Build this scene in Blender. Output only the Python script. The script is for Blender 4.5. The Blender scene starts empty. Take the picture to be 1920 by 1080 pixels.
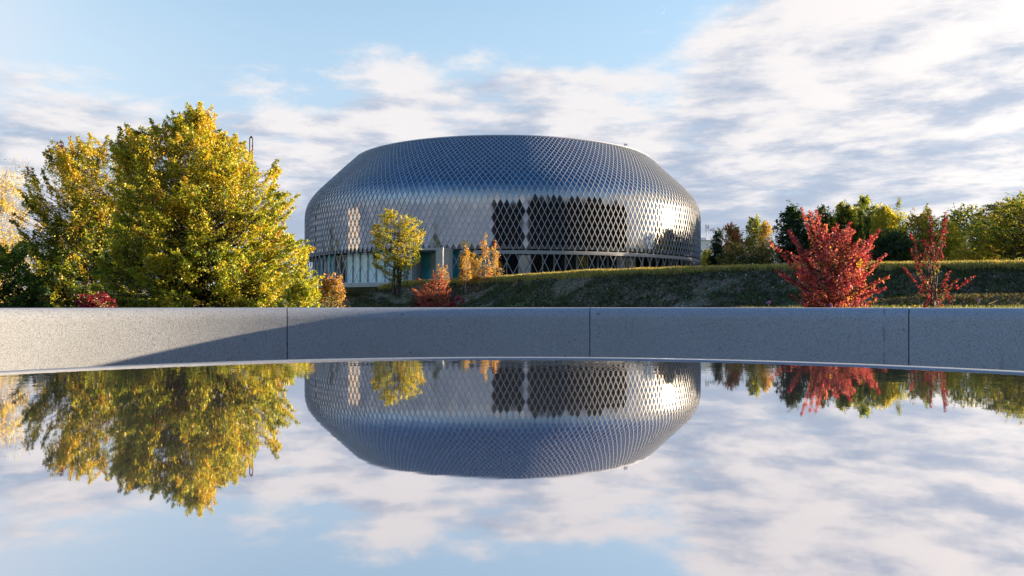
import bpy, math, random
import numpy as np
C = bpy.context
SC = C.scene
COL = SC.collection
PI = math.pi
rad = math.radians

# ------------------------------------------------------------------ camera
F = 1493.3          # focal length in pixels of the 1920 px wide photograph
CX, HY = 960.0, 572.0
CZ = 1.05           # eye height
cam_d = bpy.data.cameras.new('camera')
cam_d.sensor_width = 36.0
cam_d.lens = 28.0
cam_d.shift_y = (HY - 540.0) / 1920.0
cam_d.clip_start = 0.02
cam_d.clip_end = 20000.0
cam = bpy.data.objects.new('camera', cam_d)
cam.location = (0, 0, CZ)
cam.rotation_euler = (PI / 2, 0, 0)
COL.objects.link(cam)
SC.camera = cam

# ------------------------------------------------------------------ colour management
SC.view_settings.view_transform = 'Standard'
SC.view_settings.look = 'None'
SC.view_settings.gamma = 1.0
SC.view_settings.use_curve_mapping = False
EXPO = 2.0
SC.view_settings.exposure = EXPO

# ------------------------------------------------------------------ sun
SUN_AZ, SUN_EL = 76.0, 6.8        # azimuth to the right of the view direction
sa, se = rad(SUN_AZ), rad(SUN_EL)
SUN = np.array([math.sin(sa) * math.cos(se), math.cos(sa) * math.cos(se), math.sin(se)])
sun_d = bpy.data.lights.new('sun', 'SUN')
sun_d.energy = 5.0
sun_d.angle = rad(0.5)
sun_d.color = (1.0, 0.77, 0.51)
sun = bpy.data.objects.new('sun', sun_d)
from mathutils import Vector
sun.rotation_euler = Vector((-SUN[0], -SUN[1], -SUN[2])).to_track_quat('-Z', 'Y').to_euler()
sun.location = (60, 20, 40)
COL.objects.link(sun)

# ------------------------------------------------------------------ node helper
class N:
    def __init__(s, tree):
        s.t = tree; s.n = tree.nodes; s.l = tree.links
    def node(s, typ, **kw):
        x = s.n.new(typ)
        for k, v in kw.items():
            setattr(x, k, v)
        return x
    def put(s, sock, v):
        if isinstance(v, bpy.types.NodeSocket):
            s.l.new(v, sock)
        elif v is not None:
            if isinstance(v, (tuple, list)) and len(v) == 3 and len(sock.default_value) == 4:
                v = (*v, 1)
            sock.default_value = v
    def m(s, op, a, b=None, c=None, clamp=False):
        x = s.node('ShaderNodeMath', operation=op, use_clamp=clamp)
        s.put(x.inputs[0], a)
        if b is not None: s.put(x.inputs[1], b)
        if c is not None: s.put(x.inputs[2], c)
        return x.outputs[0]
    def ss(s, v, lo, hi, a=0.0, b=1.0):
        x = s.node('ShaderNodeMapRange', interpolation_type='SMOOTHSTEP')
        s.put(x.inputs[0], v); s.put(x.inputs[1], lo); s.put(x.inputs[2], hi); s.put(x.inputs[3], a); s.put(x.inputs[4], b)
        return x.outputs[0]
    def lin(s, v, lo, hi, a=0.0, b=1.0):
        x = s.node('ShaderNodeMapRange')
        s.put(x.inputs[0], v); s.put(x.inputs[1], lo); s.put(x.inputs[2], hi); s.put(x.inputs[3], a); s.put(x.inputs[4], b)
        return x.outputs[0]
    def mix(s, f, a, b, mode='MIX'):
        x = s.node('ShaderNodeMix', data_type='RGBA', blend_type=mode)
        s.put(x.inputs[0], f); s.put(x.inputs[6], a); s.put(x.inputs[7], b)
        return x.outputs[2]
    def noise(s, vec, scale, detail=4.0, rough=0.55, dist=0.0, out=0):
        x = s.node('ShaderNodeTexNoise')
        if vec is not None: s.l.new(vec, x.inputs['Vector'])
        x.inputs['Scale'].default_value = scale
        x.inputs['Detail'].default_value = detail
        x.inputs['Roughness'].default_value = rough
        x.inputs['Distortion'].default_value = dist
        return x.outputs[out]
    def xyz(s, x, y, z):
        c = s.node('ShaderNodeCombineXYZ')
        s.put(c.inputs[0], x); s.put(c.inputs[1], y); s.put(c.inputs[2], z)
        return c.outputs[0]
    def sep(s, v):
        c = s.node('ShaderNodeSeparateXYZ'); s.l.new(v, c.inputs[0]); return c.outputs
    def vscale(s, v, sc):
        x = s.node('ShaderNodeVectorMath', operation='MULTIPLY')
        s.put(x.inputs[0], v); x.inputs[1].default_value = sc
        return x.outputs[0]

# ------------------------------------------------------------------ world
w = bpy.data.worlds.new('World'); SC.world = w; w.use_nodes = True
nt = N(w.node_tree)
for n_ in list(nt.n): nt.n.remove(n_)
out = nt.node('ShaderNodeOutputWorld')
bg = nt.node('ShaderNodeBackground')
SKY_S = 0.15
bg.inputs['Strength'].default_value = SKY_S
nt.l.new(bg.outputs[0], out.inputs[0])
sky = nt.node('ShaderNodeTexSky', sky_type='NISHITA')
sky.sun_disc = False
sky.sun_elevation = rad(SUN_EL)
sky.sun_rotation = rad(SUN_AZ)
sky.air_density = 1.0; sky.dust_density = 0.6; sky.ozone_density = 2.0
tc = nt.node('ShaderNodeTexCoord')
d = tc.outputs['Generated']
dx, dy, dz = nt.sep(d)
el = nt.m('MULTIPLY', nt.m('ARCSINE', dz), 180 / PI)          # degrees
az = nt.m('MULTIPLY', nt.m('ARCTAN2', dx, dy), 180 / PI)      # degrees right of +Y
zz = nt.m('ADD', nt.m('MAXIMUM', dz, 0.0), 0.10)
px_ = nt.m('DIVIDE', dx, zz); py_ = nt.m('DIVIDE', dy, zz)
P = nt.xyz(px_, py_, 3.7)
P2 = nt.xyz(nt.m('ADD', px_, 0.16), nt.m('ADD', py_, -0.02), 3.7)
# height of the cloud bank's upper edge, by azimuth
fc = nt.node('ShaderNodeFloatCurve')
cv = fc.mapping.curves[0]
pts = [(0.0, 0.33), (0.25, 0.33), (0.38, 0.35), (0.415, 0.34), (0.445, 0.31), (0.465, 0.42), (0.49, 0.48), (0.52, 0.42), (0.545, 0.56), (0.58, 0.60), (0.62, 0.68), (0.70, 0.80), (0.80, 0.7), (0.9, 0.4), (1.0, 0.33)]
while len(cv.points) < len(pts): cv.points.new(0.5, 0.5)
for p_, (a_, b_) in zip(cv.points, pts): p_.location = (a_, b_)
fc.mapping.update()
nt.l.new(nt.lin(az, -180.0, 180.0), fc.inputs['Value'])
bound = nt.m('MULTIPLY', fc.outputs[0], 40.0)
n1 = nt.noise(P, 1.9, 9.0, 0.60, 0.15)
n1b = nt.noise(P2, 1.9, 9.0, 0.60, 0.15)
nbig = nt.noise(P, 0.5, 3.0, 0.5)
nlow = nt.noise(nt.xyz(nt.m('MULTIPLY', az, 0.085), nt.m('MULTIPLY', el, 0.55), 9.1), 1.0, 6.0, 0.55)
below = nt.m('SUBTRACT', bound, el)                            # degrees below the edge
cov = nt.m('ADD', nt.lin(below, -4.5, 1.0, -0.26, -0.035), nt.ss(below, 0.0, 7.0, 0.0, 0.21))
dens = nt.m('ADD', nt.m('ADD', n1, cov), nt.m('MULTIPLY', nt.m('SUBTRACT', nbig, 0.5), 0.55))
alpha = nt.ss(dens, 0.415, 0.60)
# light and dark parts of the clouds
rel = nt.m('SUBTRACT', n1, n1b)
lit = nt.m('ADD', nt.m('MULTIPLY', nt.m('MULTIPLY', rel, 3.4), nt.ss(el, 1.0, 10.0, 0.1, 1.0)), 0.50)
lit = nt.m('ADD', lit, nt.m('MULTIPLY', nt.m('SUBTRACT', nlow, 0.5), 1.5))
lit = nt.m('SUBTRACT', lit, nt.lin(dens, 0.5, 1.0, 0.0, 0.30))
lit = nt.m('ADD', lit, nt.lin(el, 2.0, 16.0, -0.24, 0.30))
lit = nt.m('ADD', lit, nt.lin(az, 12.0, 42.0, 0.0, 0.10), clamp=True)
K = 1.0 / (SKY_S * 2 ** EXPO)
def k3(a): return tuple(v * K for v in a)
ccol = nt.mix(nt.ss(lit, 0.0, 0.95), k3((0.45, 0.53, 0.68)), k3((0.92, 0.89, 0.90)))
vm = nt.node('ShaderNodeVectorMath', operation='DOT_PRODUCT')
nt.l.new(d, vm.inputs[0]); vm.inputs[1].default_value = tuple(SUN)
dot = nt.m('MAXIMUM', vm.outputs['Value'], 0.0)
glow = nt.m('POWER', dot, 5.0)
ccol = nt.mix(1.0, ccol, nt.mix(glow, (1, 1, 1), (2.1, 1.95, 1.7)), 'MULTIPLY')
skyc = nt.mix(1.0, sky.outputs[0], nt.mix(nt.ss(el, 14.0, 60.0), (0.90, 0.84, 0.76), (0.18, 0.43, 0.69)), 'MULTIPLY')
# thin veil of ice cloud, strongest low down and to the far left
veil = nt.m('MULTIPLY', nt.m('MULTIPLY', nt.ss(az, -17.0, -36.0), nt.ss(az, -150.0, -70.0)), nt.ss(el, 45.0, 10.0))
veil = nt.m('MAXIMUM', nt.m('MULTIPLY', veil, 0.95), nt.ss(el, 33.0, 4.0, 0.0, 0.95))
skyc = nt.mix(veil, skyc, nt.mix(nt.ss(az, -15.0, -36.0), k3((0.52, 0.66, 0.86)), k3((0.74, 0.82, 0.94))))
fin = nt.mix(alpha, skyc, ccol)
nt.l.new(fin, bg.inputs[0])

# ------------------------------------------------------------------ object helpers
def link(o, parent=None):
    COL.objects.link(o)
    if parent is not None: o.parent = parent
    return o
def tag(o, label=None, cat=None, group=None, kind=None):
    if label: o['label'] = label
    if cat: o['category'] = cat
    if group: o['group'] = group
    if kind: o['kind'] = kind
    return o
def thing(name, loc, label, cat, group=None):
    o = bpy.data.objects.new(name, None)
    o.empty_display_size = 0.3
    o.location = loc
    link(o)
    return tag(o, label, cat, group)
def mesh_np(name, V, Fc, mat=None, smooth=False, col=None):
    """V (n,3); Fc (m,k) equal-sized faces or list of faces"""
    me = bpy.data.meshes.new(name)
    if isinstance(Fc, np.ndarray):
        m, k = Fc.shape
        me.vertices.add(len(V)); me.vertices.foreach_set('co', np.asarray(V, dtype=np.float32).ravel())
        me.loops.add(m * k); me.loops.foreach_set('vertex_index', Fc.astype(np.int32).ravel())
        me.polygons.add(m)
        me.polygons.foreach_set('loop_start', np.arange(0, m * k, k, dtype=np.int32))
        me.polygons.foreach_set('loop_total', np.full(m, k, dtype=np.int32))
        me.update(calc_edges=True)
    else:
        me.from_pydata([tuple(v) for v in V], [], Fc); me.update()
    if col is not None:
        a = me.color_attributes.new('tint', 'FLOAT_COLOR', 'POINT')
        c4 = np.ones((len(V), 4), dtype=np.float32); c4[:, :3] = col
        a.data.foreach_set('color', c4.ravel())
    if smooth:
        me.polygons.foreach_set('use_smooth', np.ones(len(me.polygons), dtype=bool))
    if mat is not None: me.materials.append(mat)
    return me
def obj(name, me, parent=None, loc=None):
    o = bpy.data.objects.new(name, me)
    if loc is not None: o.location = loc
    return link(o, parent)
class MB:
    def __init__(s): s.v = []; s.f = []
    def add(s, v, f):
        b = len(s.v); s.v += [tuple(x) for x in v]; s.f += [tuple(b + i for i in q) for q in f]
    def box(s, c, size, rz=0.0, pitch=0.0):
        hx, hy, hz = size[0] / 2, size[1] / 2, size[2] / 2
        vs = []
        for x, y, z in [(-1,-1,-1),(1,-1,-1),(1,1,-1),(-1,1,-1),(-1,-1,1),(1,-1,1),(1,1,1),(-1,1,1)]:
            X, Y, Z = x*hx, y*hy, z*hz
            if pitch: Y, Z = Y*math.cos(pitch)-Z*math.sin(pitch), Y*math.sin(pitch)+Z*math.cos(pitch)
            vs.append((c[0]+X*math.cos(rz)-Y*math.sin(rz), c[1]+X*math.sin(rz)+Y*math.cos(rz), c[2]+Z))
        s.add(vs, [(0,3,2,1),(4,5,6,7),(0,1,5,4),(1,2,6,5),(2,3,7,6),(3,0,4,7)])
    def bar(s, a, b, r, n=4, r2=None):
        a = np.array(a, float); b = np.array(b, float); d_ = b - a; d_ /= np.linalg.norm(d_) + 1e-9
        u = np.cross(d_, (0, 0, 1)); 
        if np.linalg.norm(u) < 1e-3: u = np.array((1., 0, 0))
        u /= np.linalg.norm(u); v_ = np.cross(d_, u); r2 = r if r2 is None else r2
        vs = [a + r*(math.cos(t)*u+math.sin(t)*v_) for t in np.arange(n)*2*PI/n] + [b + r2*(math.cos(t)*u+math.sin(t)*v_) for t in np.arange(n)*2*PI/n]
        s.add(vs, [(i, (i+1) % n, n+(i+1) % n, n+i) for i in range(n)] + [tuple(range(n))[::-1], tuple(range(n, 2*n))])
    def mesh(s, name, mat, smooth=False): return mesh_np(name, s.v, s.f, mat, smooth)
    def build(s, name, mat, parent=None, smooth=False, loc=None): return obj(name, s.mesh(name, mat, smooth), parent, loc)

def W(px, py, Y):
    return np.array([(px - CX) / F * Y, Y, CZ + (HY - py) / F * Y])

# ------------------------------------------------------------------ materials
def mat(name):
    m_ = bpy.data.materials.new(name); m_.use_nodes = True
    t = N(m_.node_tree)
    b = t.n['Principled BSDF']
    return m_, t, b
def simple(name, col, rough=0.6, metal=0.0, var=0.15, scale=3.0, spec=0.5, bump=0.0, bscale=30.0):
    m_, t, b = mat(name)
    tcn = t.node('ShaderNodeTexCoord')
    nz = t.noise(tcn.outputs['Object'], scale, 5.0, 0.6)
    lo = tuple(c * (1 - var) for c in col); hi = tuple(min(1, c * (1 + var)) for c in col)
    t.l.new(t.mix(t.lin(nz, 0.3, 0.7), lo, hi), b.inputs['Base Color'])
    b.inputs['Roughness'].default_value = rough; b.inputs['Metallic'].default_value = metal
    b.inputs['Specular IOR Level'].default_value = spec
    if bump:
        bn = t.node('ShaderNodeBump'); bn.inputs['Strength'].default_value = bump; bn.inputs['Distance'].default_value = 0.02
        t.l.new(t.noise(tcn.outputs['Object'], bscale, 4.0, 0.6), bn.inputs['Height']); t.l.new(bn.outputs[0], b.inputs['Normal'])
    return m_

WRAD, WCY, WTOP, WTH = 5.3, 0.30, CZ - 0.018, 0.50
def view_to_ring(px):
    a = math.atan((px - CX) / F)
    s_ = math.sin(a); c_ = math.cos(a)
    b_ = -WCY*c_; t_ = -b_ + math.sqrt(b_*b_ - (WCY*WCY - WRAD*WRAD))
    return math.atan2(t_*s_, t_*c_ - WCY)
def granite_mat():
    m_, t, b = mat('granite')
    tcn = t.node('ShaderNodeTexCoord'); o = tcn.outputs['Object']
    info = t.node('ShaderNodeObjectInfo')
    spk = t.noise(o, 190.0, 3.0, 0.75); spk2 = t.noise(o, 70.0, 3.0, 0.6); big = t.noise(o, 1.6, 4.0, 0.6)
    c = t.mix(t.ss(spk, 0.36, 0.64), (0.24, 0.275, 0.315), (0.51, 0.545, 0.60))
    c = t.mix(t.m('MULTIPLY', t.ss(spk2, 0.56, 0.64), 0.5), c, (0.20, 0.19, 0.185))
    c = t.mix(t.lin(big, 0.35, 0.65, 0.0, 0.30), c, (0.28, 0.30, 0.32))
    # drips and grime running down from the coping in a few places
    x, y, z = t.sep(o)
    st = t.noise(t.xyz(t.m('MULTIPLY', x, 9.0), t.m('MULTIPLY', y, 9.0), t.m('MULTIPLY', z, 0.7)), 1.0, 3.0, 0.6)
    c = t.mix(t.ss(st, 0.62, 0.78, 0.0, 0.35), c, (0.12, 0.115, 0.10))
    a0 = view_to_ring(1657.5); azm = t.m('ARCTAN2', x, y)
    drip = t.m('MULTIPLY', t.ss(t.m('ABSOLUTE', t.m('SUBTRACT', azm, a0)), 0.0016, 0.0006), t.ss(t.noise(o, 14.0, 2.0, 0.5), 0.38, 0.55, 0.05, 0.4))
    c = t.mix(drip, c, (0.05, 0.05, 0.05))
    sp3 = t.noise(o, 34.0, 1.0, 0.3)
    c = t.mix(t.ss(sp3, 0.775, 0.80, 0.0, 0.6), c, (0.07, 0.065, 0.06))
    c = t.mix(1.0, c, t.mix(info.outputs['Random'], (0.92, 0.92, 0.93), (1.06, 1.05, 1.03)), 'MULTIPLY')
    t.l.new(c, b.inputs['Base Color'])
    b.inputs['Roughness'].default_value = 0.62
    bn = t.node('ShaderNodeBump'); bn.inputs['Strength'].default_value = 0.35; bn.inputs['Distance'].default_value = 0.004
    t.l.new(t.noise(o, 160.0, 3.0, 0.6), bn.inputs['Height']); t.l.new(bn.outputs[0], b.inputs['Normal'])
    return m_
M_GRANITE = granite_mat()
M_RIM = simple('rim_stone', (0.30, 0.32, 0.35), 0.3, 0.0, 0.12, 60.0)
M_PAVE = simple('paving', (0.25, 0.245, 0.235), 0.8, 0, 0.2, 2.0, bump=0.3)
M_CONC = simple('concrete', (0.42, 0.42, 0.41), 0.75, 0, 0.12, 1.2, bump=0.2)
M_DARKSTONE = simple('dark_stone', (0.045, 0.05, 0.06), 0.6, 0, 0.4, 2.0, bump=0.3)
M_RIB = simple('rib_metal', (0.42, 0.44, 0.48), 0.4, 0.2, 0.06, 1.0)
M_SHELL = simple('shell_metal', (0.16, 0.17, 0.19), 0.4, 0.6, 0.1, 1.0)
M_STEEL = simple('painted_steel', (0.30, 0.31, 0.33), 0.45, 0.2, 0.08, 2.0)
M_WHITE = simple('white_paint', (0.72, 0.72, 0.71), 0.5, 0, 0.06, 2.0)
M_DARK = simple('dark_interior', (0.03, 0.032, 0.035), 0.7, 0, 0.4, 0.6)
M_RUST = simple('rusted_steel', (0.16, 0.07, 0.045), 0.8, 0.2, 0.4, 3.0)
M_BARK = simple('bark', (0.07, 0.055, 0.045), 0.9, 0, 0.35, 8.0, bump=0.5, bscale=25.0)
M_BARKL = simple('pale_bark', (0.42, 0.36, 0.30), 0.85, 0, 0.3, 6.0)
M_ROCK = simple('stone', (0.34, 0.32, 0.29), 0.9, 0, 0.35, 9.0)
M_DAYGLASS = simple('mint_daylight_glass', (0.58, 0.88, 0.78), 0.25, 0, 0.35, 0.5)  # daylight seen through the building, painted into the pane colour

def panel_mat():
    m_, t, b = mat('facade_panel')
    info = t.node('ShaderNodeObjectInfo')
    tcn = t.node('ShaderNodeTexCoord')
    nz = t.noise(tcn.outputs['Object'], 0.9, 2.0, 0.5)
    c = t.mix(t.lin(nz, 0.3, 0.7), (0.195, 0.22, 0.255), (0.285, 0.31, 0.35))
    t.l.new(c, b.inputs['Base Color'])
    b.inputs['Metallic'].default_value = 1.0
    b.inputs['Roughness'].default_value = 0.055
    return m_
M_PANEL = panel_mat()

def glass_mat(name, tint, refl=0.9, inside=0.5):
    m_ = bpy.data.materials.new(name); m_.use_nodes = True; t = N(m_.node_tree)
    for n_ in list(t.n): t.n.remove(n_)
    o = t.node('ShaderNodeOutputMaterial')
    tr = t.node('ShaderNodeBsdfTransparent'); tr.inputs[0].default_value = (*tint, 1)
    gl = t.node('ShaderNodeBsdfGlossy'); gl.inputs['Roughness'].default_value = 0.03; gl.inputs[0].default_value = (refl, refl, refl, 1)
    lw = t.node('ShaderNodeFresnel'); lw.inputs[0].default_value = 1.75
    mx = t.node('ShaderNodeMixShader')
    t.l.new(t.m('ADD', lw.outputs[0], 0.05, clamp=True), mx.inputs[0]); t.l.new(tr.outputs[0], mx.inputs[1]); t.l.new(gl.outputs[0], mx.inputs[2]); t.l.new(mx.outputs[0], o.inputs[0])
    return m_
M_GLASS = glass_mat('window_glass', (0.45, 0.62, 0.60))
M_TEAL = simple('teal_glass', (0.05, 0.30, 0.34), 0.12, 0, 0.4, 0.5)

def water_mat():
    m_, t, b = mat('water_film')
    b.inputs['Base Color'].default_value = (0.745, 0.72, 0.735, 1)
    b.inputs['Metallic'].default_value = 0.955
    b.inputs['Roughness'].default_value = 0.020
    tcn = t.node('ShaderNodeTexCoord'); o = tcn.outputs['Object']
    x, y, z = t.sep(o)
    r_ = t.m('SQRT', t.m('ADD', t.m('MULTIPLY', x, x), t.m('MULTIPLY', y, y)))
    edge = t.ss(r_, 0.9, 1.5, 0.10, 1.0)
    h = t.m('MULTIPLY', t.noise(o, 9.0, 3.0, 0.6), edge)
    bn = t.node('ShaderNodeBump'); bn.inputs['Strength'].default_value = 0.03; bn.inputs['Distance'].default_value = 0.02
    t.l.new(h, bn.inputs['Height']); t.l.new(bn.outputs[0], b.inputs['Normal'])
    return m_
M_WATER = water_mat()

def leaf_mat(name, trans=0.50):
    m_ = bpy.data.materials.new(name); m_.use_nodes = True; t = N(m_.node_tree)
    for n_ in list(t.n): t.n.remove(n_)
    o = t.node('ShaderNodeOutputMaterial')
    at = t.node('ShaderNodeAttribute'); at.attribute_name = 'tint'
    df = t.node('ShaderNodeBsdfDiffuse'); tl = t.node('ShaderNodeBsdfTranslucent')
    gl = t.node('ShaderNodeBsdfGlossy'); gl.inputs['Roughness'].default_value = 0.45; gl.inputs[0].default_value = (0.6, 0.6, 0.6, 1)
    t.l.new(at.outputs['Color'], df.inputs[0])
    t.l.new(t.mix(1.0, at.outputs['Color'], (1.25, 1.15, 0.6), 'MULTIPLY'), tl.inputs[0])
    mx = t.node('ShaderNodeMixShader'); mx.inputs[0].default_value = trans
    t.l.new(df.outputs[0], mx.inputs[1]); t.l.new(tl.outputs[0], mx.inputs[2])
    m2 = t.node('ShaderNodeMixShader'); m2.inputs[0].default_value = 0.05
    t.l.new(mx.outputs[0], m2.inputs[1]); t.l.new(gl.outputs[0], m2.inputs[2])
    t.l.new(m2.outputs[0], o.inputs[0])
    return m_
M_LEAF = leaf_mat('leaf')
M_GRASS = leaf_mat('grass_blade', 0.3)

# ------------------------------------------------------------------ numpy noise
_r = np.random.RandomState(5)
_T = _r.rand(256, 256)
def vnoise(x, y):
    x = np.asarray(x, float); y = np.asarray(y, float)
    xi = np.floor(x).astype(int); yi = np.floor(y).astype(int); fx = x - xi; fy = y - yi
    fx = fx*fx*(3-2*fx); fy = fy*fy*(3-2*fy)
    a = _T[xi % 256, yi % 256]; b = _T[(xi+1) % 256, yi % 256]; c = _T[xi % 256, (yi+1) % 256]; e = _T[(xi+1) % 256, (yi+1) % 256]
    return (a*(1-fx)+b*fx)*(1-fy) + (c*(1-fx)+e*fx)*fy
def fbm(x, y, o=4):
    s = 0; amp = 0.5
    for i in range(o):
        s = s + amp * vnoise(x*2**i + 17*i, y*2**i + 31*i); amp *= 0.5
    return s
def sstep(a, b, x):
    t = np.clip((x - a) / (b - a), 0, 1); return t*t*(3-2*t)

# ------------------------------------------------------------------ ground
CREST = [(640, 62, 0.9), (700, 63, 1.25), (760, 64, 1.72), (860, 64, 1.86), (950, 61, 2.08), (1100, 53, 2.12), (1300, 48, 2.12), (1500, 45, 2.14), (1650, 43.5, 2.15), (1920, 42, 2.15)]
cX = np.array([(p - CX) / F * y for p, y, _ in CREST] + [60.0, 140.0]); cY = np.array([y for _, y, _ in CREST] + [40.0, 36.0]); cH = np.array([h for _, _, h in CREST] + [2.15, 2.2]) + CZ
LOW = 0.80
def ground_z(X, Y):
    X = np.asarray(X, float); Y = np.asarray(Y, float)
    yc = np.interp(X, cX, cY) + 0.8*(fbm(X*0.15, 3.3+0*X) - 0.5)
    h = np.interp(X, cX, cH)
    far = np.clip((Y - yc) / 14.0, 0, 1)
    h = h + (3.15 - h) * far * (X < 5)
    base = 0.0 + LOW * sstep(6.0, 11.0, np.hypot(X, Y))
    wd = 6.0 + 1.5*(fbm(X*0.2+5, Y*0 + 1.0) - 0.5)
    t = sstep(yc - wd, yc + 0.6, Y)
    edge = sstep(-13.6, -10.6, X - 0.6*(fbm(Y*0.4, X*0.4) - 0.5))
    edge = np.where(Y > 160, 1.0, edge)
    z = base + (h - base) * t * edge
    # low dry ridge in front of the slope at the right
    ridge = 0.55 * np.exp(-((Y - 31.5 + 0.02*X) / 1.6)**2) * sstep(11.5, 17.0, X)
    z = z + ridge * (1 - t)
    rough = t*(1-t)*4
    z = z + (fbm(X*1.1, Y*1.1) - 0.47) * (0.12 + 0.55*rough) * sstep(8, 14, Y)
    z = z + (fbm(X*3.7+9, Y*3.7) - 0.47) * 0.22 * rough * sstep(8, 14, Y)
    return z
def axis(segs):
    a = [segs[0][0]]
    for s0, s1, st in segs:
        n = max(1, int(round((s1 - s0) / st))); a += list(np.linspace(s0, s1, n + 1)[1:])
    return np.array(a)
gx = axis([(-6000, -400, 800), (-400, -60, 20), (-60, -16, 1.5), (-16, 34, 0.28), (34, 90, 1.4), (90, 400, 20), (400, 6000, 800)])
gy = axis([(-6000, -400, 800), (-400, -20, 19), (-20, 10, 1.5), (10, 28, 0.8), (28, 68, 0.25), (68, 130, 2.0), (130, 400, 20), (400, 9000, 860)])
GX, GY = np.meshgrid(gx, gy, indexing='ij')
GZ = ground_z(GX, GY)
V = np.stack([GX.ravel(), GY.ravel(), GZ.ravel()], 1)
ni, nj = len(gx), len(gy)
I, J = np.meshgrid(np.arange(ni - 1), np.arange(nj - 1), indexing='ij')
q = (I * nj + J).ravel()
Fq = np.stack([q, q + nj, q + nj + 1, q + 1], 1)
def ground_mat():
    m_, t, b = mat('ground_soil_and_grass')
    g = t.node('ShaderNodeNewGeometry'); p = g.outputs['Position']
    n1_ = t.noise(p, 0.9, 6.0, 0.65); n2_ = t.noise(p, 7.0, 4.0, 0.7); n3_ = t.noise(p, 0.18, 3.0, 0.5)
    soil = t.mix(t.lin(n2_, 0.35, 0.65), (0.065, 0.052, 0.037), (0.27, 0.22, 0.16))
    grass = t.mix(t.lin(n2_, 0.3, 0.7), (0.035, 0.055, 0.018), (0.10, 0.125, 0.045))
    x, y, z = t.sep(p)
    f = t.m('ADD', t.ss(n1_, 0.42, 0.58), t.lin(n3_, 0.4, 0.6, -0.3, 0.3), clamp=True)
    c = t.mix(f, soil, grass)
    nz = t.sep(g.outputs['Normal'])[2]
    flat = t.ss(nz, 0.93, 0.985)
    c = t.mix(t.m('MULTIPLY', flat, 0.85), c, t.mix(t.lin(n1_, 0.35, 0.65), (0.10, 0.13, 0.03), (0.34, 0.29, 0.10)))  # level grass coloured brighter so the top of the slope looks sunlit
    t.l.new(c, b.inputs['Base Color']); b.inputs['Roughness'].default_value = 0.95; b.inputs['Specular IOR Level'].default_value = 0.1
    bn = t.node('ShaderNodeBump'); bn.inputs['Strength'].default_value = 0.9; bn.inputs['Distance'].default_value = 0.12
    t.l.new(t.noise(p, 6.0, 6.0, 0.7), bn.inputs['Height']); t.l.new(bn.outputs[0], b.inputs['Normal'])
    return m_
tag(obj('ground', mesh_np('ground', V, Fq, ground_mat(), True)), kind='structure')

# plaza paving inside the ring wall
mb = MB()
n = 96
mb.add([(0, 0, 0.012)] + [(5.6*math.cos(t), 0.35 + 5.6*math.sin(t), 0.012) for t in np.arange(n)*2*PI/n], [(0, i+1, (i+1) % n + 1) for i in range(n)])
tag(mb.build('paving', M_PAVE), kind='structure')

# ------------------------------------------------------------------ fountain and its mirror of water
FY, FR, WZ = 0.695, 1.59, CZ - 0.15
ft = thing('fountain', (0, FY, 0), 'round waist-high stone fountain table with a pale rim brimming with still water', 'fountain')
n = 192
def lathe(prof, n=192, a0=0.0, a1=2*PI, closed=True):
    ang = np.linspace(a0, a1, n, endpoint=not closed)
    vs = [(r*math.sin(t), r*math.cos(t), z) for t in ang for r, z in prof]
    k = len(prof); fs = []
    m_ = n if closed else n - 1
    for i in range(m_):
        j = (i + 1) % n
        for q_ in range(k - 1):
            fs.append((i*k+q_, i*k+q_+1, j*k+q_+1, j*k+q_))
    return vs, fs
v, f = lathe([(FR-0.085, WZ-0.02), (FR-0.08, WZ+0.002), (FR-0.065, WZ+0.0035), (FR-0.02, WZ+0.003), (FR-0.006, WZ-0.002), (FR, WZ-0.012), (FR, WZ-0.07), (FR-0.03, WZ-0.09)])
obj('rim', mesh_np('rim', v, f, M_RIM, True), ft)
v, f = lathe([(FR-0.03, WZ-0.09), (FR-0.35, WZ-0.4), (FR-0.42, 0.012)], 96)
obj('pedestal', mesh_np('pedestal', v, f, M_DARKSTONE, True), ft)
mb = MB(); n = 192; R_ = FR - 0.076
mb.add([(0, 0, 0)] + [(R_*math.cos(t), R_*math.sin(t), 0) for t in np.arange(n)*2*PI/n], [(0, i+1, (i+1) % n + 1) for i in range(n)])
tag(mb.build('water', M_WATER, loc=(0, FY, WZ)), kind='structure')

# ------------------------------------------------------------------ granite ring wall
WRAD, WCY, WTOP, WTH = 5.3, 0.30, CZ - 0.018, 0.50
rw = thing('ring_wall', (0, WCY, 0), 'low curved wall of speckled granite blocks with rounded top edge, ringing the fountain', 'wall')
joints = [view_to_ring(p) for p in (538.5, 1106, 1704)]
st = (joints[2] - joints[0]) / 2
angs = [joints[0] - st*i for i in range(6, 0, -1)] + joints + [joints[2] + st*i for i in range(1, 7)]
rr = 0.085
prof = [(WRAD+0.01, 0.0), (WRAD, 0.06)] + [(WRAD + rr - rr*math.cos(t), WTOP - rr + rr*math.sin(t)) for t in np.linspace(0, PI/2, 8)] + \
       [(WRAD+WTH-0.03, WTOP), (WRAD+WTH, WTOP-0.03), (WRAD+WTH, 0.0)]
for i in range(len(angs) - 1):
    a0, a1 = angs[i], angs[i+1]; g = 0.0030 / WRAD
    v, f = lathe(prof, 28, a0 + g, a1 - g, False)
    k = len(prof); nv = len(v); v = list(v) + [v[j] for j in range(k)] + [v[27*k + j] for j in range(k)]
    f.append(tuple(range(nv, nv+k))[::-1]); f.append(tuple(range(nv+k, nv+2*k)))
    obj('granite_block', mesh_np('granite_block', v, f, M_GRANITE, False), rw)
    bm_me = rw.children[-1].data
    sm = np.ones(len(bm_me.polygons), dtype=bool); sm[-2:] = False
    bm_me.polygons.foreach_set('use_smooth', sm)
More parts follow.
